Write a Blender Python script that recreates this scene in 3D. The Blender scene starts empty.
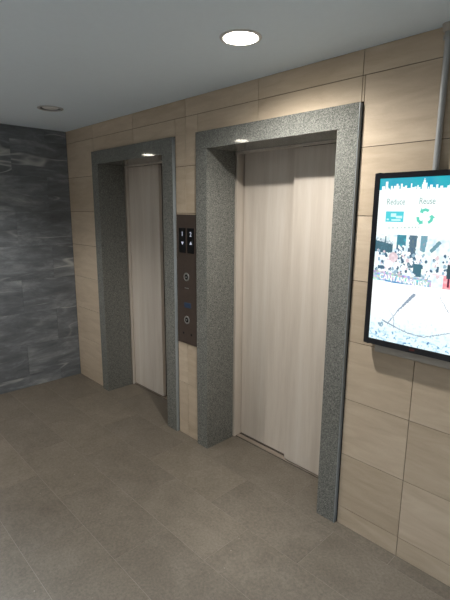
import bpy, bmesh, math, random
from mathutils import Vector, Matrix, noise
random.seed(7)
S = bpy.context.scene
COL = S.collection
PI = math.pi

# ------------------------------------------------------------------ measures (metres)
H = 2.437                    # ceiling height
W = 0.022                    # face of the beige tiles; the granite surrounds stand 22 mm proud (y = 0)
OPEN_H, TOP = 2.1, 2.208     # opening height / top of the surrounds
FAR = (0.522, 0.6255, 1.5738, 1.692)     # far surround: outer left, inner left, inner right, outer right
NEAR = (1.9447, 2.0535, 3.0069, 3.1193)  # near surround
REV = 0.262                  # depth of the reveals
X_R, Y_F, X_L = 6.4, -4.6, -2.8          # lobby extents
XT = 4.9                     # right end of the tiled wall

# ------------------------------------------------------------------ helpers
def link(o, parent=None):
    COL.objects.link(o)
    if parent is not None:
        o.parent = parent
    return o

def obj(name, bm, mat, parent=None, smooth=False):
    me = bpy.data.meshes.new(name)
    bmesh.ops.recalc_face_normals(bm, faces=bm.faces)
    bm.to_mesh(me); bm.free()
    for m in (mat if isinstance(mat, (list, tuple)) else [mat]):
        me.materials.append(m)
    if smooth:
        for p in me.polygons:
            p.use_smooth = True
    return link(bpy.data.objects.new(name, me), parent)

def thing(name, label, cat, loc, group=None):
    o = bpy.data.objects.new(name, None)
    o.empty_display_size = 0.1
    o.location = loc
    link(o)
    return tag(o, label, cat, group)

def tag(o, label, cat, group=None):
    o['label'] = label; o['category'] = cat
    if group:
        o['group'] = group
    return o

def struct(name, bm, mat):
    o = obj(name, bm, mat)
    o['kind'] = 'structure'
    return o

def box(bm, x0, x1, y0, y1, z0, z1, bev=0.0, mi=0, seg=1):
    r = bmesh.ops.create_cube(bm, size=1.0)
    vs = r['verts']
    for v in vs:
        v.co = Vector(((x0+x1)/2 + v.co.x*(x1-x0), (y0+y1)/2 + v.co.y*(y1-y0), (z0+z1)/2 + v.co.z*(z1-z0)))
    fs = {f for v in vs for f in v.link_faces}
    for f in fs:
        f.material_index = mi
    if bev > 0:
        es = list({e for v in vs for e in v.link_edges})
        bmesh.ops.bevel(bm, geom=es, offset=bev, segments=seg, profile=0.5, affect='EDGES', material=-1)

def lathe(bm, prof, origin, axis='z', n=48, mi=0):
    """profile of (radius, height) turned about an axis through origin"""
    o = Vector(origin); rings = []
    for r, h in prof:
        ring = []
        for k in range(n):
            a = 2*PI*k/n
            if axis == 'z':
                p = Vector((r*math.cos(a), r*math.sin(a), h))
            else:                                   # axis -y: heights come out of the wall
                p = Vector((r*math.cos(a), -h, r*math.sin(a)))
            ring.append(bm.verts.new(o+p))
        rings.append(ring)
    for a, b in zip(rings, rings[1:]):
        for k in range(n):
            f = bm.faces.new((a[k], a[(k+1) % n], b[(k+1) % n], b[k])); f.material_index = mi
    return rings

def disc(bm, r, origin, axis='z', n=48):
    o = Vector(origin)
    vs = []
    for k in range(n):
        a = 2*PI*k/n
        vs.append(bm.verts.new(o + (Vector((r*math.cos(a), r*math.sin(a), 0)) if axis == 'z' else Vector((r*math.cos(a), 0, r*math.sin(a))))))
    bm.faces.new(vs)

def wall_poly(bm, pts, y0, y1):
    """prism from an outline in the x-z plane, from y0 (front) to y1 (back)"""
    a = [bm.verts.new((x, y0, z)) for x, z in pts]
    b = [bm.verts.new((x, y1, z)) for x, z in pts]
    bm.faces.new(a); bm.faces.new(b[::-1])
    n = len(pts)
    for i in range(n):
        bm.faces.new((a[i], a[(i+1) % n], b[(i+1) % n], b[i]))

# ------------------------------------------------------------------ materials
def new_mat(name):
    m = bpy.data.materials.new(name); m.use_nodes = True
    nt = m.node_tree
    b = nt.nodes['Principled BSDF']
    return m, nt, b

def N(nt, typ, **kw):
    n = nt.nodes.new(typ)
    for k, v in kw.items():
        if k in n.inputs.keys():
            n.inputs[k].default_value = v
        else:
            setattr(n, k, v)
    return n

def lin(c):
    return tuple(((v/255)/12.92 if v/255 <= 0.04045 else ((v/255+0.055)/1.055)**2.4) for v in c) + (1.0,)

def ramp(nt, stops):
    r = nt.nodes.new('ShaderNodeValToRGB')
    el = r.color_ramp.elements
    while len(el) < len(stops):
        el.new(0.5)
    for e, (p, c) in zip(el, stops):
        e.position = p; e.color = c
    return r

def mix(nt, kind, fac, a, b):
    m = nt.nodes.new('ShaderNodeMix'); m.data_type = 'RGBA'; m.blend_type = kind
    for s, v in ((0, fac), (6, a), (7, b)):
        if hasattr(v, 'is_output'):
            nt.links.new(v, m.inputs[s])
        else:
            m.inputs[s].default_value = v
    return m.outputs[2]

def island_coords(nt, scale):
    """position offset by a random amount per tile, then scaled"""
    g = nt.nodes.new('ShaderNodeNewGeometry')
    ob = nt.nodes.new('ShaderNodeTexCoord')
    wn = nt.nodes.new('ShaderNodeTexWhiteNoise'); wn.noise_dimensions = '1D'
    nt.links.new(g.outputs['Random Per Island'], wn.inputs['W'])
    sc = N(nt, 'ShaderNodeVectorMath', operation='SCALE'); sc.inputs['Scale'].default_value = 9.0
    nt.links.new(wn.outputs['Color'], sc.inputs[0])
    ad = N(nt, 'ShaderNodeVectorMath', operation='ADD')
    nt.links.new(ob.outputs['Object'], ad.inputs[0]); nt.links.new(sc.outputs[0], ad.inputs[1])
    mp = nt.nodes.new('ShaderNodeMapping'); mp.inputs['Scale'].default_value = scale
    nt.links.new(ad.outputs[0], mp.inputs['Vector'])
    return mp.outputs[0], g.outputs['Random Per Island'], ad.outputs[0], ob.outputs['Object']

def plain(name, c, rough=0.5, metal=0.0, spec=0.5, vary=0.05):
    m, nt, b = new_mat(name)
    b.inputs['Roughness'].default_value = rough
    b.inputs['Metallic'].default_value = metal
    b.inputs['Specular IOR Level'].default_value = spec
    t = nt.nodes.new('ShaderNodeTexCoord')
    no = N(nt, 'ShaderNodeTexNoise', Scale=40.0, Detail=3.0)
    nt.links.new(t.outputs['Object'], no.inputs['Vector'])
    c = lin(c)
    r = ramp(nt, [(0.3, tuple(v*(1-vary) for v in c[:3])+(1,)), (0.7, tuple(min(1, v*(1+vary)) for v in c[:3])+(1,))])
    nt.links.new(no.outputs['Fac'], r.inputs[0]); nt.links.new(r.outputs[0], b.inputs['Base Color'])
    return m

def emit(name, c, strength):
    m, nt, b = new_mat(name)
    b.inputs['Base Color'].default_value = (0.02, 0.02, 0.02, 1)
    b.inputs['Emission Color'].default_value = lin(c)
    b.inputs['Emission Strength'].default_value = strength
    return m

def mat_sandstone():
    m, nt, b = new_mat('beige_sandstone_tile')
    v, rnd, raw, _ = island_coords(nt, (1.6, 1.0, 9.0))
    n1 = N(nt, 'ShaderNodeTexNoise', Scale=2.0, Detail=7.0, Roughness=0.62, Distortion=0.6)
    nt.links.new(v, n1.inputs['Vector'])
    r1 = ramp(nt, [(0.25, lin((184, 167, 146))), (0.5, lin((198, 181, 160))), (0.75, lin((209, 194, 174)))])
    nt.links.new(n1.outputs['Fac'], r1.inputs[0])
    n2 = N(nt, 'ShaderNodeTexNoise', Scale=900.0, Detail=2.0)
    nt.links.new(raw, n2.inputs['Vector'])
    r2 = ramp(nt, [(0.3, (0.9, 0.9, 0.9, 1)), (0.7, (1.06, 1.06, 1.06, 1))])
    nt.links.new(n2.outputs['Fac'], r2.inputs[0])
    c = mix(nt, 'MULTIPLY', 1.0, r1.outputs[0], r2.outputs[0])
    r3 = ramp(nt, [(0.0, (0.90, 0.89, 0.87, 1)), (1.0, (1.06, 1.06, 1.06, 1))])
    nt.links.new(rnd, r3.inputs[0])
    c = mix(nt, 'MULTIPLY', 1.0, c, r3.outputs[0])
    nt.links.new(c, b.inputs['Base Color'])
    b.inputs['Roughness'].default_value = 0.55
    b.inputs['Specular IOR Level'].default_value = 0.3
    return m

def mat_marble():
    m, nt, b = new_mat('dark_veined_marble')
    v, rnd, raw, ob = island_coords(nt, (1.0, 0.8, 3.0))
    n1 = N(nt, 'ShaderNodeTexNoise', Scale=3.2, Detail=10.0, Roughness=0.7, Distortion=0.35)
    nt.links.new(v, n1.inputs['Vector'])
    r1 = ramp(nt, [(0.28, lin((88, 91, 96))), (0.5, lin((116, 120, 125))), (0.62, lin((142, 146, 150))), (0.78, lin((186, 189, 192)))])
    nt.links.new(n1.outputs['Fac'], r1.inputs[0])
    # thin pale veins: where a warped noise crosses its middle
    mp = nt.nodes.new('ShaderNodeMapping'); mp.inputs['Scale'].default_value = (1.0, 0.55, 2.2); mp.inputs['Rotation'].default_value = (0.3, 0, 0)
    nt.links.new(raw, mp.inputs['Vector'])
    n3 = N(nt, 'ShaderNodeTexNoise', Scale=1.7, Detail=2.0, Roughness=0.45, Distortion=0.15)
    nt.links.new(mp.outputs[0], n3.inputs['Vector'])
    r3 = ramp(nt, [(0.488, (0, 0, 0, 1)), (0.5, (0.9, 0.9, 0.9, 1)), (0.510, (0, 0, 0, 1))])
    nt.links.new(n3.outputs['Fac'], r3.inputs[0])
    n4 = N(nt, 'ShaderNodeTexNoise', Scale=3.0, Detail=2.0)
    nt.links.new(raw, n4.inputs['Vector'])
    r4 = ramp(nt, [(0.47, (0, 0, 0, 1)), (0.66, (0.8, 0.8, 0.8, 1))])
    nt.links.new(n4.outputs['Fac'], r4.inputs[0])
    f = mix(nt, 'MULTIPLY', 1.0, r3.outputs[0], r4.outputs[0])
    c = mix(nt, 'MIX', f, r1.outputs[0], lin((205, 206, 205)))
    nt.links.new(c, b.inputs['Base Color'])
    b.inputs['Roughness'].default_value = 0.42
    b.inputs['Specular IOR Level'].default_value = 0.35
    return m

def mat_granite():
    m, nt, b = new_mat('speckled_grey_granite')
    t = nt.nodes.new('ShaderNodeTexCoord')
    vo = N(nt, 'ShaderNodeTexVoronoi', Scale=330.0)
    nt.links.new(t.outputs['Object'], vo.inputs['Vector'])
    sep = nt.nodes.new('ShaderNodeSeparateColor')
    nt.links.new(vo.outputs['Color'], sep.inputs[0])
    r1 = ramp(nt, [(0.0, lin((82, 83, 81))), (0.3, lin((106, 107, 104))), (0.65, lin((124, 125, 121))), (1.0, lin((157, 157, 151)))])
    nt.links.new(sep.outputs[0], r1.inputs[0])
    n2 = N(nt, 'ShaderNodeTexNoise', Scale=110.0, Detail=4.0, Roughness=0.65)
    nt.links.new(t.outputs['Object'], n2.inputs['Vector'])
    r2 = ramp(nt, [(0.33, (0.85, 0.86, 0.86, 1)), (0.67, (1.12, 1.12, 1.11, 1))])
    nt.links.new(n2.outputs['Fac'], r2.inputs[0])
    c = mix(nt, 'MULTIPLY', 1.0, r1.outputs[0], r2.outputs[0])
    nt.links.new(c, b.inputs['Base Color'])
    b.inputs['Roughness'].default_value = 0.05
    b.inputs['Specular IOR Level'].default_value = 0.36
    return m

def mat_wood():
    m, nt, b = new_mat('pale_wood_laminate')
    t = nt.nodes.new('ShaderNodeTexCoord')
    g = nt.nodes.new('ShaderNodeObjectInfo')
    mp = nt.nodes.new('ShaderNodeMapping'); mp.inputs['Scale'].default_value = (9.0, 9.0, 0.5)
    nt.links.new(t.outputs['Object'], mp.inputs['Vector'])
    n1 = N(nt, 'ShaderNodeTexNoise', Scale=1.6, Detail=6.0, Roughness=0.6, Distortion=0.5)
    nt.links.new(mp.outputs[0], n1.inputs['Vector'])
    r1 = ramp(nt, [(0.25, lin((199, 188, 177))), (0.5, lin((211, 201, 190))), (0.75, lin((220, 212, 203)))])
    nt.links.new(n1.outputs['Fac'], r1.inputs[0])
    mp2 = nt.nodes.new('ShaderNodeMapping'); mp2.inputs['Scale'].default_value = (160.0, 160.0, 5.0)
    nt.links.new(t.outputs['Object'], mp2.inputs['Vector'])
    n2 = N(nt, 'ShaderNodeTexNoise', Scale=1.5, Detail=3.0)
    nt.links.new(mp2.outputs[0], n2.inputs['Vector'])
    r2 = ramp(nt, [(0.3, (0.955, 0.95, 0.945, 1)), (0.7, (1.03, 1.03, 1.03, 1))])
    nt.links.new(n2.outputs['Fac'], r2.inputs[0])
    c = mix(nt, 'MULTIPLY', 1.0, r1.outputs[0], r2.outputs[0])
    nt.links.new(c, b.inputs['Base Color'])
    b.inputs['Roughness'].default_value = 0.5
    b.inputs['Specular IOR Level'].default_value = 0.3
    return m

def mat_floor():
    m, nt, b = new_mat('grey_brown_stone_floor_tile')
    v, rnd, raw, ob = island_coords(nt, (1, 1, 1))
    n1 = N(nt, 'ShaderNodeTexNoise', Scale=5.0, Detail=8.0, Roughness=0.65, Distortion=0.4)
    nt.links.new(v, n1.inputs['Vector'])
    r1 = ramp(nt, [(0.3, lin((106, 98, 87))), (0.55, lin((116, 108, 97))), (0.75, lin((125, 117, 106)))])
    nt.links.new(n1.outputs['Fac'], r1.inputs[0])
    n2 = N(nt, 'ShaderNodeTexNoise', Scale=75.0, Detail=6.0, Roughness=0.78)
    nt.links.new(raw, n2.inputs['Vector'])
    r2 = ramp(nt, [(0.33, (0.72, 0.72, 0.72, 1)), (0.67, (1.22, 1.22, 1.22, 1))])
    nt.links.new(n2.outputs['Fac'], r2.inputs[0])
    c = mix(nt, 'MULTIPLY', 1.0, r1.outputs[0], r2.outputs[0])
    r3 = ramp(nt, [(0.0, (0.86, 0.86, 0.87, 1)), (1.0, (1.03, 1.03, 1.02, 1))])
    nt.links.new(rnd, r3.inputs[0])
    c = mix(nt, 'MULTIPLY', 1.0, c, r3.outputs[0])
    # sparse pale flecks
    vo = N(nt, 'ShaderNodeTexVoronoi', Scale=12.0)
    nt.links.new(raw, vo.inputs['Vector'])
    r4 = ramp(nt, [(0.02, (0.7, 0.7, 0.7, 1)), (0.045, (0, 0, 0, 1))])
    nt.links.new(vo.outputs['Distance'], r4.inputs[0])
    c = mix(nt, 'MIX', r4.outputs[0], c, lin((176, 168, 155)))
    nt.links.new(c, b.inputs['Base Color'])
    bp = N(nt, 'ShaderNodeBump', Strength=0.12, Distance=0.002)
    nt.links.new(n2.outputs['Fac'], bp.inputs['Height']); nt.links.new(bp.outputs[0], b.inputs['Normal'])
    b.inputs['Roughness'].default_value = 0.55
    b.inputs['Specular IOR Level'].default_value = 0.35
    return m

M_TILE = mat_sandstone()
M_JOINT = plain('dark_tile_joint', (52, 42, 34), 0.9)
M_CORE = plain('shaft_concrete', (60, 58, 56), 0.9)
M_MARBLE = mat_marble()
M_MJOINT = plain('marble_joint', (62, 65, 69), 0.8)
M_GRAN = mat_granite()
M_WOOD = mat_wood()
M_FLOOR = mat_floor()
M_GROUT = plain('floor_grout', (142, 134, 123), 0.9)
M_CEIL = plain('ceiling_paint', (228, 241, 251), 0.85, spec=0.2, vary=0.008)
M_WHITE = plain('white_wall_paint', (205, 206, 204), 0.8)
M_SILL = plain('brushed_sill_metal', (150, 138, 126), 0.45, 0.3)
M_SEAL = plain('dark_gap_seal', (34, 30, 28), 0.7)
M_BRONZE = plain('bronze_steel_plate', (92, 80, 74), 0.38, 0.55)
M_GLASSBLK = plain('black_display_glass', (14, 15, 19), 0.12)
M_STEEL = plain('brushed_steel', (178, 178, 176), 0.3, 0.9)
M_EDGE = plain('blue_grey_edge_metal', (166, 174, 180), 0.4, 0.25)
M_DARK = plain('black_recess', (12, 12, 13), 0.6)
M_BLUE = plain('blue_plate', (44, 62, 88), 0.4)
M_BEZEL = plain('black_gloss_plastic', (12, 14, 22), 0.28)
M_CHASSIS = plain('grey_metal_housing', (182, 177, 170), 0.5, 0.1)
M_CONDUIT = plain('galvanised_conduit', (176, 178, 180), 0.35, 0.35)
M_TRIM = plain('white_enamel_trim', (222, 222, 220), 0.4)
M_CHASSIS_D = plain('grey_reflector', (110, 112, 114), 0.5)
M_TRIM_G = plain('grey_enamel_trim', (176, 179, 181), 0.35)
M_REFL = plain('brushed_reflector', (175, 177, 178), 0.3, 0.6)
M_OFF = plain('frosted_diffuser', (240, 241, 240), 0.25)
M_ON = emit('lit_lamp_lens', (255, 246, 226), 32.0)
M_DIGIT = emit('lit_indicator', (225, 232, 250), 0.55)
M_RED = plain('red_badge', (92, 40, 38), 0.4)

# ------------------------------------------------------------------ the setting
PITCH, Z0 = 0.3165, 0.109
ROWS = [0.0] + [Z0 + PITCH*i for i in range(8)] + [H]      # 0, .109, .4255 ... 2.3245, ceiling

def split_rect(x0, x1, z0, z1, holes):
    """cut axis-aligned holes out of a rectangle"""
    rects = [(x0, x1, z0, z1)]
    for hx0, hx1, hz0, hz1 in holes:
        out = []
        for a, b, c, d in rects:
            if hx0 >= b or hx1 <= a or hz0 >= d or hz1 <= c:
                out.append((a, b, c, d)); continue
            if a < hx0: out.append((a, hx0, c, d))
            if b > hx1: out.append((hx1, b, c, d))
            m0, m1 = max(a, hx0), min(b, hx1)
            if c < hz0: out.append((m0, m1, c, hz0))
            if d > hz1: out.append((m0, m1, hz1, d))
        rects = out
    return rects

def wall_back():
    bm = bmesh.new()
    g = 0.0016
    holes = [(FAR[0]-0.002, FAR[3]+0.0095, -1, TOP+0.002), (NEAR[0]-0.002, NEAR[3]+0.0095, -1, TOP+0.002)]
    # shaft behind the doors and the wall core
    box(bm, 0.0, FAR[0]-0.004, W+0.004, 0.60, 0, H, mi=1)
    box(bm, FAR[3]+0.006, NEAR[0]-0.004, W+0.004, 0.60, 0, H, mi=1)
    box(bm, NEAR[3]+0.006, XT, W+0.004, 0.60, 0, H, mi=1)
    for P in (FAR, NEAR):
        box(bm, P[0]-0.004, P[3]+0.004, W+0.004, 0.60, TOP+0.004, H, mi=1)
        box(bm, P[0]-0.004, P[3]+0.004, 0.50, 0.60, 0, TOP+0.004, mi=2)
    # tile columns: joints seen in the photograph
    low = [0.0, 1.8125, 3.4725, 4.1175, 4.7625, XT]
    high = [0.0, 0.525, 1.17, 1.815, 2.47, 3.1155, 3.4725, 4.1175, 4.7625, XT]
    for i in range(len(ROWS)-1):
        z0, z1 = ROWS[i], ROWS[i+1]
        xs = high if z1 > 2.1 else low
        for a, b in zip(xs, xs[1:]):
            for (p, q, r, s) in split_rect(a, b, z0, z1, holes):
                if q-p < 0.004 or s-r < 0.004:
                    continue
                box(bm, p+g, q-g, W, W+0.0045, r+g, s-g, mi=0)
    return struct('wall_back', bm, [M_TILE, M_JOINT, M_CORE])
wall_back()

def wall_left():
    bm = bmesh.new()
    g = 0.0009
    yend = -0.86
    box(bm, -0.18, -0.0042, yend, 0.60, 0, H, mi=1)
    for i in range(len(ROWS)-1):
        z0, z1 = ROWS[i], ROWS[i+1]
        off = -0.19 if i % 2 == 0 else -0.50
        ys = [W]
        y = off
        while y > yend+0.03:
            ys.append(y); y -= 0.645
        ys.append(yend)
        for b, a in zip(ys, ys[1:]):
            box(bm, -0.0045, 0.0, a+g, b-g, z0+g*0.6, z1-g*0.6, mi=0)
    # the return of the wall at its free end
    for i in range(len(ROWS)-1):
        box(bm, -0.18+g, 0.0, yend-0.012, yend-0.001, ROWS[i]+g, ROWS[i+1]-g, mi=0)
    return struct('wall_left', bm, [M_MARBLE, M_MJOINT])
wall_left()

def floor():
    bm = bmesh.new()
    g = 0.0013
    box(bm, X_L, X_R, Y_F, 0.292, -0.12, -0.0012, mi=1)
    P = 0.3215
    rows = [(-0.062, 0.2595)]
    y = -0.062
    while y > Y_F:
        rows.append((max(y-P, Y_F), y)); y -= P
    for k, (a, b) in enumerate(rows):
        base = 2.825 if k % 2 == 0 else 3.16
        x = base - 0.645*12
        while x < X_R:
            p, q = max(x, X_L), min(x+0.645, X_R)
            if q-p > 0.02:
                box(bm, p+g, q-g, a+g, b-g, -0.008, 0.0, mi=0)
            x += 0.645
    # the cut strip in front of the sills
    for P_ in (FAR, NEAR):
        box(bm, P_[0], P_[3], 0.2595+g, 0.288, -0.008, 0.0, mi=0)
    return struct('floor', bm, [M_FLOOR, M_GROUT])
floor()

LAMPS = [(2.81, -0.472, True), (0.888, -0.494, False), (-0.90, -1.57, True), (0.85, -1.56, True),
         (2.62, -1.57, False), (4.38, -1.57, True),
         (-0.90, -3.1, True), (0.85, -3.1, True), (2.62, -3.1, True), (4.38, -3.1, True)]  # unseen back row, added so floor bounce brightens the ceiling
R_HOLE = 0.077

def ceiling():
    bm = bmesh.new()
    box(bm, X_L, X_R, Y_F, 0.60, H, H+0.10)
    o = struct('ceiling', bm, M_CEIL)
    cb = bmesh.new()
    for x, y, _ in LAMPS:
        bmesh.ops.create_cone(cb, cap_ends=True, segments=48, radius1=R_HOLE, radius2=R_HOLE, depth=0.16,
                              matrix=Matrix.Translation((x, y, H+0.01)))
    me = bpy.data.meshes.new('cutter'); cb.to_mesh(me); cb.free()
    c = bpy.data.objects.new('cutter', me); COL.objects.link(c)
    md = o.modifiers.new('holes', 'BOOLEAN'); md.object = c; md.operation = 'DIFFERENCE'; md.solver = 'EXACT'
    dg = bpy.context.evaluated_depsgraph_get()
    new = bpy.data.meshes.new_from_object(o.evaluated_get(dg))
    o.modifiers.clear()
    old = o.data; o.data = new; bpy.data.meshes.remove(old)
    bpy.data.objects.remove(c); bpy.data.meshes.remove(me)
    new.name = 'ceiling'
    if not new.materials:
        new.materials.append(M_CEIL)
ceiling()

# the rest of the lobby, beyond the frame
bm = bmesh.new(); box(bm, X_L, X_R, Y_F-0.15, Y_F, 0, H); struct('wall_front', bm, M_WHITE)
bm = bmesh.new(); box(bm, X_L-0.15, X_L, Y_F, 0.60, 0, H); box(bm, X_L, -0.18, 0.45, 0.60, 0, H); struct('wall_corridor', bm, M_WHITE)
bm = bmesh.new(); box(bm, X_R, X_R+0.15, Y_F, 0.60, 0, H); box(bm, XT, X_R, 0.45, 0.60, 0, H)
struct('wall_right', bm, M_WHITE)

# ------------------------------------------------------------------ granite surrounds
def surround(P, label):
    cx = (P[0]+P[3])/2
    t = thing('elevator_surround', label, 'elevator doorway', (cx, 0, 0), None)
    b = 0.0009
    m = bmesh.new(); box(m, P[0]-cx, P[1]-cx, 0, REV, 0.0, OPEN_H-0.0006, b); obj('jamb', m, M_GRAN, t)
    m = bmesh.new(); box(m, P[2]-cx, P[3]-cx, 0, REV, 0.0, OPEN_H-0.0006, b); obj('jamb', m, M_GRAN, t)
    m = bmesh.new(); box(m, P[0]-cx, P[3]-cx, 0, REV, OPEN_H, TOP, b); obj('lintel', m, M_GRAN, t)
    m = bmesh.new(); box(m, P[3]+0.0003-cx, P[3]+0.0038-cx, 0.0005, W+0.003, 0.0, TOP-0.003, 0.0008); e = obj('edge_strip', m, M_EDGE, t)
    e['label'] = 'thin metal edge strip down the right side'
    return t
surround(NEAR, 'grey speckled granite surround of the near elevator, left of the wall screen')
surround(FAR, 'far grey speckled granite elevator surround, next to the dark marble wall')

def door(P, label, mirrored=False):
    x0 = P[1]
    t = thing('elevator_door', label, 'elevator door', (x0, 0.3, 0))
    w = P[2]-P[1]
    def part(name, mat, *boxes, bev=0.0012):
        m = bmesh.new()
        for q in boxes:
            box(m, q[0], q[1], q[2]-0.3, q[3]-0.3, q[4], q[5], bev)
        return obj(name, m, mat, t)
    part('door_frame', M_WOOD, (-0.05, 0.008, REV+0.012, 0.47, 0.0, 2.15), (w-0.004, w+0.05, REV+0.012, 0.47, 0.0, 2.15),
         (0.0085, w-0.0045, REV+0.012, 0.291, 2.0885, 2.15))
    fy, by = (0.296, 0.330, 0.013, 2.087), (0.338, 0.372, 0.013, 2.14)      # the leading panel runs in front of the other
    part('door_panel', M_WOOD, (0.0155, 0.4815) + (fy if mirrored else by), bev=0.002)
    part('door_panel', M_WOOD, (0.4765, w-0.0055) + (by if mirrored else fy), bev=0.002)
    part('sill', M_SILL, (0.0085, w-0.0045, 0.2925, 0.47, 0.0, 0.006), bev=0.001)
    part('sill_track', M_SEAL, (0.0075, w-0.0045, 0.3305, 0.3365, 0.006, 0.0075), (0.0075, w-0.0045, 0.2885, 0.292, -0.001, 0.0015), bev=0.0)
    return t
door(NEAR, 'pale wood-grain sliding elevator door in the near granite surround, left of the screen')
door(FAR, 'pale wood-grain sliding elevator door in the far surround, by the dark marble wall', True)

# ------------------------------------------------------------------ call station between the doors
def text_mesh(s, size, x, z, y, depth, align='CENTER', sx=1.0):
    cu = bpy.data.curves.new('t', 'FONT'); cu.body = s; cu.size = size; cu.extrude = depth/2
    cu.align_x = align; cu.align_y = 'CENTER'
    o = bpy.data.objects.new('t', cu); COL.objects.link(o)
    dg = bpy.context.evaluated_depsgraph_get(); dg.update()
    me = bpy.data.meshes.new_from_object(o.evaluated_get(dg))
    bpy.data.objects.remove(o); bpy.data.curves.remove(cu)
    bm = bmesh.new(); bm.from_mesh(me); bpy.data.meshes.remove(me)
    for v in bm.verts:
        v.co = Vector((x + v.co.x*sx, y - v.co.z, z + v.co.y))
    return bm

def call_station():
    x0, z0 = 1.819, 0.745
    t = thing('elevator_call_panel', 'tall dark bronze call panel with two black floor displays, on the pier between both elevators', 'call panel', (x0, W, z0))
    def L(x, z): return x-x0, z-z0
    d = 0.007
    m = bmesh.new(); box(m, 1.713-x0, 1.925-x0, -d, 0.0, 0.0, 1.683-z0, 0.0015); obj('face_plate', m, M_BRONZE, t)
    for (a, b, dig, arrow) in ((1.7405, 1.8125, '1', 'down'), (1.8335, 1.9045, '2', 'up')):
        m = bmesh.new(); box(m, a-x0, b-x0, -d-0.004, -d+0.001, 1.415-z0, 1.59-z0, 0.0015)
        s = obj('floor_display', m, M_GLASSBLK, t)
        c = (a+b)/2-x0
        obj('digit', text_mesh(dig, 0.045, c+0.004, 1.547-z0, -d-0.0046, 0.0012), M_DIGIT, s)
        m = bmesh.new(); zc = 1.485-z0; k = 0.013
        sg = 1 if arrow == 'up' else -1
        wall_poly(m, [(c-k+0.005, zc-sg*0.008), (c+k+0.005, zc-sg*0.008), (c+0.005, zc+sg*0.014)], -d-0.0052, -d-0.004)
        obj('arrow', m, M_DIGIT, s)
    for zc in (1.244, 0.927):
        m = bmesh.new()
        o = (0, -d, zc-z0)
        lathe(m, [(0.030, 0.0), (0.030, 0.004), (0.027, 0.0055), (0.021, 0.0055), (0.0195, 0.003), (0.0195, 0.0)], o, 'y', 32)
        bt = obj('call_button', m, M_STEEL, t, True)
        m = bmesh.new()
        lathe(m, [(0.0185, 0.0), (0.0185, 0.0040), (0.0165, 0.005), (0.0001, 0.005)], o, 'y', 32)
        obj('button_cap', m, M_DARK, bt, True)
        m = bmesh.new()
        zz = zc-z0; s = 1 if zc > 1 else -1
        wall_poly(m, [(-0.009, zz-s*0.006), (0.009, zz-s*0.006), (0, zz+s*0.009)], -d-0.0056, -d-0.005)
        obj('arrow', m, M_STEEL, bt)
    m = bmesh.new(); box(m, -0.024, 0.024, -d-0.001, -d, 1.160-z0, 1.166-z0); obj('engraved_line', m, M_STEEL, t)
    m = bmesh.new(); box(m, -0.030, 0.045, -d-0.0015, -d, 1.018-z0, 1.056-z0, 0.0005); obj('name_plate', m, M_BLUE, t)
    for xx in (1.776, 1.866):
        m = bmesh.new(); lathe(m, [(0.0085, 0.0), (0.0085, 0.0015), (0.006, 0.0022), (0.0001, 0.0022)], (xx-x0, -d, 0.822-z0), 'y', 20)
        obj('key_switch', m, M_DARK, t, True)
call_station()

# ------------------------------------------------------------------ wall screen
TX0, TX1, TZ0, TZ1 = 3.238, 3.704, 1.090, 1.881
SX0, SX1, SZ0, SZ1 = 3.263, 3.679, 1.118, 1.857
TY = -0.030

def sstep(a, b, x):
    t = min(1, max(0, (x-a)/(b-a))); return t*t*(3-2*t)

def seg_d(p, a, b):
    px, pz = p; ax, az = a; bx, bz = b
    dx, dz = bx-ax, bz-az
    t = max(0, min(1, ((px-ax)*dx+(pz-az)*dz)/(dx*dx+dz*dz)))
    return math.hypot(px-ax-t*dx, pz-az-t*dz)

SKY = []
_r = random.Random(3)
_x = SX0+0.012
while _x < SX1:
    wdt = _r.uniform(0.004, 0.012)
    SKY.append((_x, _x+wdt, 1.807 + _r.choice([0.003, 0.006, 0.009, 0.012, 0.018, 0.025])))
    _x += wdt + _r.choice([0, 0, 0.003])
CROWD = [(_r.uniform(SX0+0.0, SX1), _r.uniform(1.43, 1.54), _r.uniform(0.003, 0.008), _r.choice([0, 0, 0, 2, 2, 3, 3, 2, 2, 1])) for _ in range(260)]
CR = [((3.460, 1.352), (3.395, 1.272)), ((3.395, 1.272), (3.350, 1.202)), ((3.376, 1.243), (3.352, 1.268)),
      ((3.378, 1.24), (3.382, 1.19)), ((3.325, 1.215), (3.40, 1.19)), ((3.40, 1.19), (3.45, 1.176)), ((3.45, 1.176), (3.52, 1.173)),
      ((3.52, 1.173), (3.58, 1.195)), ((3.58, 1.195), (3.68, 1.235)), ((3.57, 1.36), (3.61, 1.30))]

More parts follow.
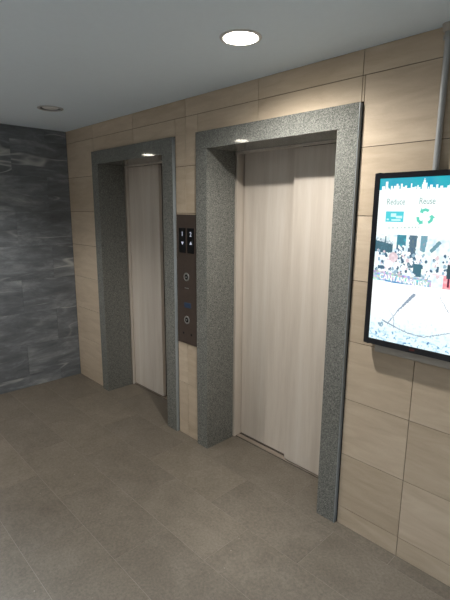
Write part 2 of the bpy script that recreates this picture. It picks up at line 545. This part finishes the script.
def screen_colour(x, z):
    def n(s, k=0.0): return noise.noise(Vector((x*s, z*s, k)))
    white = (0.93, 1.0, 1.0)
    if z > 1.620:
        if z > 1.807:
            for a, b, h in SKY:
                if a <= x < b and z < h: return white
            if 3.452 < x < 3.470 and z < 1.852-abs(x-3.461)*3.2: return white       # the tall spire
            if 3.29 < x < 3.302 and z < 1.842: return white
            return (0.02+0.03*n(30), 0.36+0.08*n(20), 0.47)
        return white
    if z > 1.395:                                        # street scene
        top = 1.612
        if z > top: return white
        c = [0.80+0.35*n(60, 1), 0.92+0.3*n(60, 1), 0.95+0.25*n(55, 2)]
        dark = (0.06, 0.15, 0.20)
        e = 0.008*n(90, 5)
        if x < 3.345 and 1.530+e < z < 1.585 - (x-3.26)*0.2: c = [v*(0.8+0.6*abs(n(80, 3))) for v in dark]
        if x < 3.345 and 1.585-(x-3.26)*0.2 < z < 1.600-(x-3.26)*0.2: c = [0.55+0.5*n(120), 0.65+0.5*n(120), 0.7+0.5*n(120)]
        if 3.306 < x < 3.313 and z < 1.605 and z > 1.53: c = list(dark)
        if 3.362 < x < 3.405 and z > 1.565+e: c = [0.05, 0.22+0.3*max(0, n(50)), 0.30+0.3*max(0, n(50))]
        if 3.362 < x < 3.400 and 1.505 < z <= 1.565+e and n(70, 7) < 0.02: c = [0.08, 0.16, 0.24]
        if 3.418+e < x < 3.452+e - (1.6-z)*0.03 and z > 1.47: c = [0.09+0.06*n(100), 0.16+0.06*n(100), 0.22]
        if 3.468 < x < 3.496 - (1.6-z)*0.12 and z > 1.545+e: c = [0.16+0.25*max(0, n(90)), 0.34, 0.42]
        if seg_d((x, z), (3.545, 1.585), (3.518, 1.552)) < 0.008: c = [0.15, 0.30, 0.36]
        for a, b, r, k in CROWD:
            d = math.hypot(x-a, (z-b)*0.75)
            if d < r:
                c = [(0.06, 0.13, 0.20), (0.72, 0.58, 0.62), (0.95, 0.98, 1.0), (0.3, 0.45, 0.55)][k]
        if 1.435 < z < 1.49 and 3.445 < x < 3.482 and n(60, 8) < 0.2: c = [0.05, 0.15, 0.2]
        if math.hypot(x-3.352, z-1.512) < 0.022: c = [0.74+0.2*n(90), 0.60+0.2*n(90), 0.64+0.2*n(90)]
        if math.hypot(x-3.330, z-1.480) < 0.020: c = [0.95, 0.86, 0.90]
        # the banner rail along the rink
        zr = 1.418 - (x-3.28)*0.075
        if x < 3.53:
            if abs(z-zr-0.006) < 0.021: c = [0.42+0.5*n(90, 12), 0.52+0.45*n(80, 13), 0.62+0.35*n(80, 14)]
            if x > 3.325 and abs(z-zr+0.012) < 0.0035 and n(120, 4) < 0.25: c = [0.05, 0.25, 0.5]
            if x > 3.325 and abs(z-zr+0.022) < 0.003 and n(100, 6) < 0.2: c = [0.15, 0.45, 0.65]
            if z < zr-0.026: c = list(white)
        if x > 3.53:
            if seg_d((x, z), (3.53, 1.453), (3.575, 1.452)) < 0.003: c = [1.0, 0.70, 0.74]
            if 3.575 < x < 3.68 and z < 1.452: c = [0.95, 0.34+0.3*n(60), 0.38+0.3*n(60)]
            if 3.587 < x < 3.612 and 1.44 < z < 1.50: c = [0.04, 0.08, 0.10]
            if 3.592 < x < 3.60 and 1.405 < z < 1.44: c = [0.12, 0.02, 0.05]
        return tuple(min(1, max(0.02, v)) for v in c)
    # pale cracked ground
    u = sstep(1.33, 1.13, z)
    c = [0.97-0.22*u, 1.0-0.06*u, 1.0-0.01*u]
    k = n(75, 11)*0.7+n(160, 12)*0.4
    lo = sstep(1.205, 1.14, z)
    if z < 1.235:
        s = max(0, k-0.12)*2.2*(0.25+lo)
        if noise.noise(Vector((x*25, z*90, 4))) > 0.18: s += 0.35*lo
        c = [c[0]*(1-s*0.9), c[1]*(1-s*0.7), c[2]*(1-s*0.5)]
    elif k > 0.42:
        c = [c[0]*0.85, c[1]*0.92, c[2]*0.95]
    for i, (a, b) in enumerate(CR):
        wd = (0.0035, 0.0022, 0.0016, 0.0014, 0.003, 0.0024, 0.0022, 0.0022, 0.0018, 0.0013)[i]
        if i == 0: wd *= 1.0+1.0*sstep(1.272, 1.352, z)
        dd = seg_d((x+0.002*n(80, 3), z+0.002*n(80, 9)), a, b)
        if dd < wd:
            c = [0.26, 0.33, 0.42] if i != 2 else [0.5, 0.55, 0.6]
    if math.hypot(x-3.318, (z-1.195)) < 0.013 and n(90, 2) > -0.1: c = [0.25, 0.38, 0.48]
    return tuple(min(1, max(0.02, v)) for v in c)

def screen_mesh(ox, oy, oz):
    nx, nz = 150, 266
    xs = [SX0+(SX1-SX0)*i/nx for i in range(nx+1)]
    zs = [SZ0+(SZ1-SZ0)*j/nz for j in range(nz+1)]
    verts = [(x-ox, TY+0.0035-oy, z-oz) for z in zs for x in xs]
    faces, cols = [], []
    for j in range(nz):
        for i in range(nx):
            a = j*(nx+1)+i
            faces.append((a, a+1, a+nx+2, a+nx+1))
            cols.append(screen_colour((xs[i]+xs[i+1])/2, (zs[j]+zs[j+1])/2))
    me = bpy.data.meshes.new('screen'); me.from_pydata(verts, [], faces)
    at = me.color_attributes.new('picture', 'FLOAT_COLOR', 'CORNER')
    for p in me.polygons:
        for li in p.loop_indices:
            at.data[li].color = cols[p.index]+(1,)
    m, nt, b = new_mat('lit_screen_picture')
    ca = nt.nodes.new('ShaderNodeVertexColor'); ca.layer_name = 'picture'
    b.inputs['Base Color'].default_value = (0.01, 0.01, 0.012, 1)
    b.inputs['Roughness'].default_value = 0.35
    nt.links.new(ca.outputs[0], b.inputs['Emission Color'])
    b.inputs['Emission Strength'].default_value = 1.0
    me.materials.append(m)
    return bpy.data.objects.new('screen', me)

def wall_screen():
    ox, oy, oz = (TX0+TX1)/2, W, TZ0
    t = thing('wall_display', 'upright black-framed digital signage screen showing a recycling notice, on the beige wall', 'screen', (ox, oy, oz))
    y0, y1 = TY-oy, TY+0.030-oy
    m = bmesh.new()
    for (a, b, c, d) in ((TX0, SX0, TZ0, TZ1), (SX1, TX1, TZ0, TZ1), (SX0, SX1, TZ0, SZ0), (SX0, SX1, SZ1, TZ1)):
        box(m, a-ox, b-ox, y0, y1, c-oz, d-oz)
    bmesh.ops.remove_doubles(m, verts=m.verts, dist=1e-5)
    bz = obj('bezel', m, M_BEZEL, t)
    md = bz.modifiers.new('edge', 'BEVEL'); md.width = 0.002; md.segments = 2; md.limit_method = 'ANGLE'
    m = bmesh.new(); box(m, SX0-0.01-ox, SX1+0.01-ox, y0+0.006, y1, SZ0-0.01-oz, SZ1+0.01-oz); obj('panel_back', m, M_BEZEL, t)
    m = bmesh.new(); box(m, TX0+0.045-ox, TX1-0.045-ox, y1+0.0005, -0.0006, 1.046-oz, 1.80-oz, 0.003); obj('wall_mount', m, M_CHASSIS, t)
    m = bmesh.new(); box(m, 3.464-ox, 3.487-ox, y0-0.0008, y0, 1.100-oz, 1.109-oz); obj('badge', m, M_RED, t)
    s = screen_mesh(ox, oy, oz); link(s, t)
    ys = TY+0.0035-oy-0.0006
    grey = emit('grey_lettering', (124, 162, 156), 0.9)
    teal = emit('teal_graphic', (64, 196, 208), 1.0)
    pale = emit('pale_graphic', (196, 240, 246), 1.0)
    green = emit('green_graphic', (92, 205, 182), 0.95)
    snow = emit('white_lettering', (250, 255, 255), 1.1)
    obj('lettering', text_mesh('Reduce', 0.038, 3.344-ox, 1.755-oz, ys, 0.0006, sx=0.74), grey, s)
    obj('lettering', text_mesh('Reuse', 0.038, 3.480-ox, 1.757-oz, ys, 0.0006, sx=0.74), grey, s)
    m = bmesh.new(); box(m, 3.302-ox, 3.384-ox, ys, ys+0.0004, 1.668-oz, 1.714-oz)
    card = obj('card_symbol', m, teal, s)
    m = bmesh.new()
    for (a, b, c, d) in ((3.308, 3.318, 1.675, 1.682), (3.326, 3.350, 1.690, 1.705), (3.35, 3.378, 1.684, 1.695), (3.33, 3.372, 1.673, 1.680)):
        box(m, a-ox, b-ox, ys-0.0004, ys, c-oz, d-oz)
    obj('card_detail', m, pale, card)
    # recycling mark: three bent arrows chasing round a triangle
    m = bmesh.new()
    cx, cz, R = 3.476-ox, 1.692-oz, 0.036
    for k in range(3):
        a = PI/2 + k*2*PI/3
        def pt(r, da): return (cx+r*math.cos(a+da), cz+r*math.sin(a+da)*0.95)
        outer = [pt(R, -0.50), pt(R*1.05, 0.0), pt(R, 0.42)]
        inner = [pt(R*0.66, 0.42), pt(R*0.70, 0.0), pt(R*0.66, -0.50)]
        wall_poly(m, outer+inner, ys, ys+0.0004)
        wall_poly(m, [pt(R*1.22, 0.42), pt(R*0.83, 0.86), pt(R*0.44, 0.42)], ys, ys+0.0004)
    obj('recycling_mark', m, green, s)
    m = bmesh.new(); x = 3.318
    rr = random.Random(5)
    while x < 3.455:
        w = rr.uniform(0.004, 0.010); box(m, x-ox, x+w-ox, ys, ys+0.0004, 1.637+(x-3.318)*0.05-oz, 1.645+(x-3.318)*0.05-oz); x += w+rr.uniform(0.005, 0.012)
    obj('caption_line', m, emit('faint_lettering', (196, 214, 210), 0.95), s)
    b = text_mesh('CANTAMARIUSM', 0.036, 0, 0, 0, 0.0006, sx=0.80)
    for v in b.verts:
        v.co = Vector((v.co.x+3.405-ox, v.co.y+ys, v.co.z + 1.420-0.075*(v.co.x+0.125) - oz))
    obj('lettering', b, emit('banner_lettering', (252, 255, 255), 1.15), s)
wall_screen()

def conduit():
    t = thing('metal_conduit', 'vertical grey metal conduit running from the ceiling down to the wall screen', 'conduit', (3.488, W, 1.80))
    m = bmesh.new()
    r, yc = 0.0125, -0.0165
    lathe(m, [(0.0001, 0.001), (r, 0.001), (r, H-0.002-1.80), (0.0001, H-0.002-1.80)], (0, yc, 0), 'z', 24)
    obj('pipe', m, M_CONDUIT, t, False)
    for z in (2.395, 2.06):
        m = bmesh.new()
        box(m, -0.026, 0.026, -0.003, 0.0, z-0.010-1.80, z+0.010-1.80, 0.0008)
        lathe(m, [(r+0.0022, z-0.009-1.80), (r+0.0022, z+0.009-1.80)], (0, yc, 0), 'z', 24)
        if z > 2.2: obj('clamp', m, M_STEEL, t)
        else: m.free()
    m = bmesh.new()
    lathe(m, [(r+0.001, H-0.030-1.80), (r+0.010, H-0.026-1.80), (r+0.014, H-0.001-1.80)], (0, yc, 0), 'z', 24)
    obj('ceiling_collar', m, M_CHASSIS, t, True)
conduit()

# ------------------------------------------------------------------ recessed downlights
def spot(name, x, y, z, watts, colour, angle, blend):
    l = bpy.data.lights.new(name, 'SPOT'); l.energy = watts; l.color = colour
    l.spot_size = math.radians(angle); l.spot_blend = blend; l.shadow_soft_size = 0.03
    o = bpy.data.objects.new(name, l); o.location = (x, y, z)
    return o

def downlight(x, y, on, label, watts=0, angle=150, blend=1.0, colour=(1, .9, .76), group=None):
    t = thing('recessed_downlight', label, 'ceiling light', (x, y, H), group)
    m = bmesh.new()
    lathe(m, [(0.072, 0.0005), (0.0725, -0.004), (0.082, -0.0055), (0.090, -0.003), (0.091, -0.0002), (0.0735, -0.0002)], (0, 0, 0))
    obj('trim_ring', m, M_TRIM if on else M_TRIM_G, t, True)
    m = bmesh.new()
    lathe(m, [(0.0735, 0.0), (0.068, 0.016), (0.060, 0.030)] if on else [(0.0735, 0.0), (0.069, 0.012), (0.060, 0.020)], (0, 0, 0))
    obj('reflector', m, M_REFL if on else M_CHASSIS_D, t, True)
    m = bmesh.new()
    lathe(m, [(0.0725, 0.004), (0.0715, -0.0045), (0.066, -0.006), (0.045, -0.0068), (0.0005, -0.007)], (0, 0, 0)) if on else lathe(m, [(0.058, 0.012), (0.056, 0.002), (0.048, -0.001), (0.030, -0.0025), (0.0005, -0.003)], (0, 0, 0))
    obj('lens', m, M_ON if on else M_OFF, t)
    if on:
        link(spot('lamp', 0, 0, -0.009, watts, colour, angle, blend), t)
    return t

WARM, NEUT = (1.0, 0.96, 0.89), (0.95, 0.98, 1.0)
downlight(*LAMPS[0], 'lit round recessed ceiling downlight in front of the near elevator', 139, 162, 1.0, WARM)
downlight(*LAMPS[1], 'unlit round recessed ceiling downlight in front of the far elevator')
# (power, cone, softness of the cone, colour) for each of the lamps beyond the frame
REST = [(22, 100, 0.7, NEUT), (100, 132, 0.6, (1, .98, .94)), (0, 0, 0, NEUT), (226, 110, 0.8, (.8, .9, 1.0)),
        (380, 85, 0.7, (.95, .97, 1)), (680, 85, 0.7, (.75, .82, 1)), (760, 85, 0.7, (.64, .80, 1)), (760, 85, 0.7, (.75, .84, 1))]  # added back row: strong narrow beams at the floor for fill
for (x, y, on), (pw, cone, soft, colr) in zip(LAMPS[2:], REST):
    downlight(x, y, on, ('lit' if on else 'unlit') + ' round recessed ceiling downlight, unseen, farther out over the lobby', pw, cone, soft, colr,
              'lit lobby downlights outside the picture' if on else 'unlit lobby downlights outside the picture')

w = bpy.data.worlds.new('world'); S.world = w; w.use_nodes = True
w.node_tree.nodes['Background'].inputs[1].default_value = 0.0     # an inner lobby: its lamps and the added back row light it

# ------------------------------------------------------------------ camera
ya, pi_, ro, f = 0.805, -0.2021, 0.0062, 439.14
fw = Vector((-math.sin(ya)*math.cos(pi_), math.cos(ya)*math.cos(pi_), math.sin(pi_)))
rt = Vector((math.cos(ya), math.sin(ya), 0)); up = rt.cross(fw)
r2 = rt*math.cos(ro)+up*math.sin(ro); u2 = -rt*math.sin(ro)+up*math.cos(ro)
cam = bpy.data.cameras.new('camera'); co = bpy.data.objects.new('camera', cam); COL.objects.link(co)
mw = Matrix.Identity(4)
for i in range(3):
    mw[i][0], mw[i][1], mw[i][2] = r2[i], u2[i], -fw[i]
mw[0][3], mw[1][3], mw[2][3] = 4.2542, -1.944, 1.7153
co.matrix_world = mw
cam.sensor_fit = 'VERTICAL'; cam.sensor_height = 24.0; cam.lens = f*24.0/600.0
cam.clip_start = 0.02
S.camera = co
S.view_settings.view_transform = 'Standard'; S.view_settings.look = 'None'
S.view_settings.exposure = 0.26; S.view_settings.gamma = 1.0
S.view_settings.use_curve_mapping = False
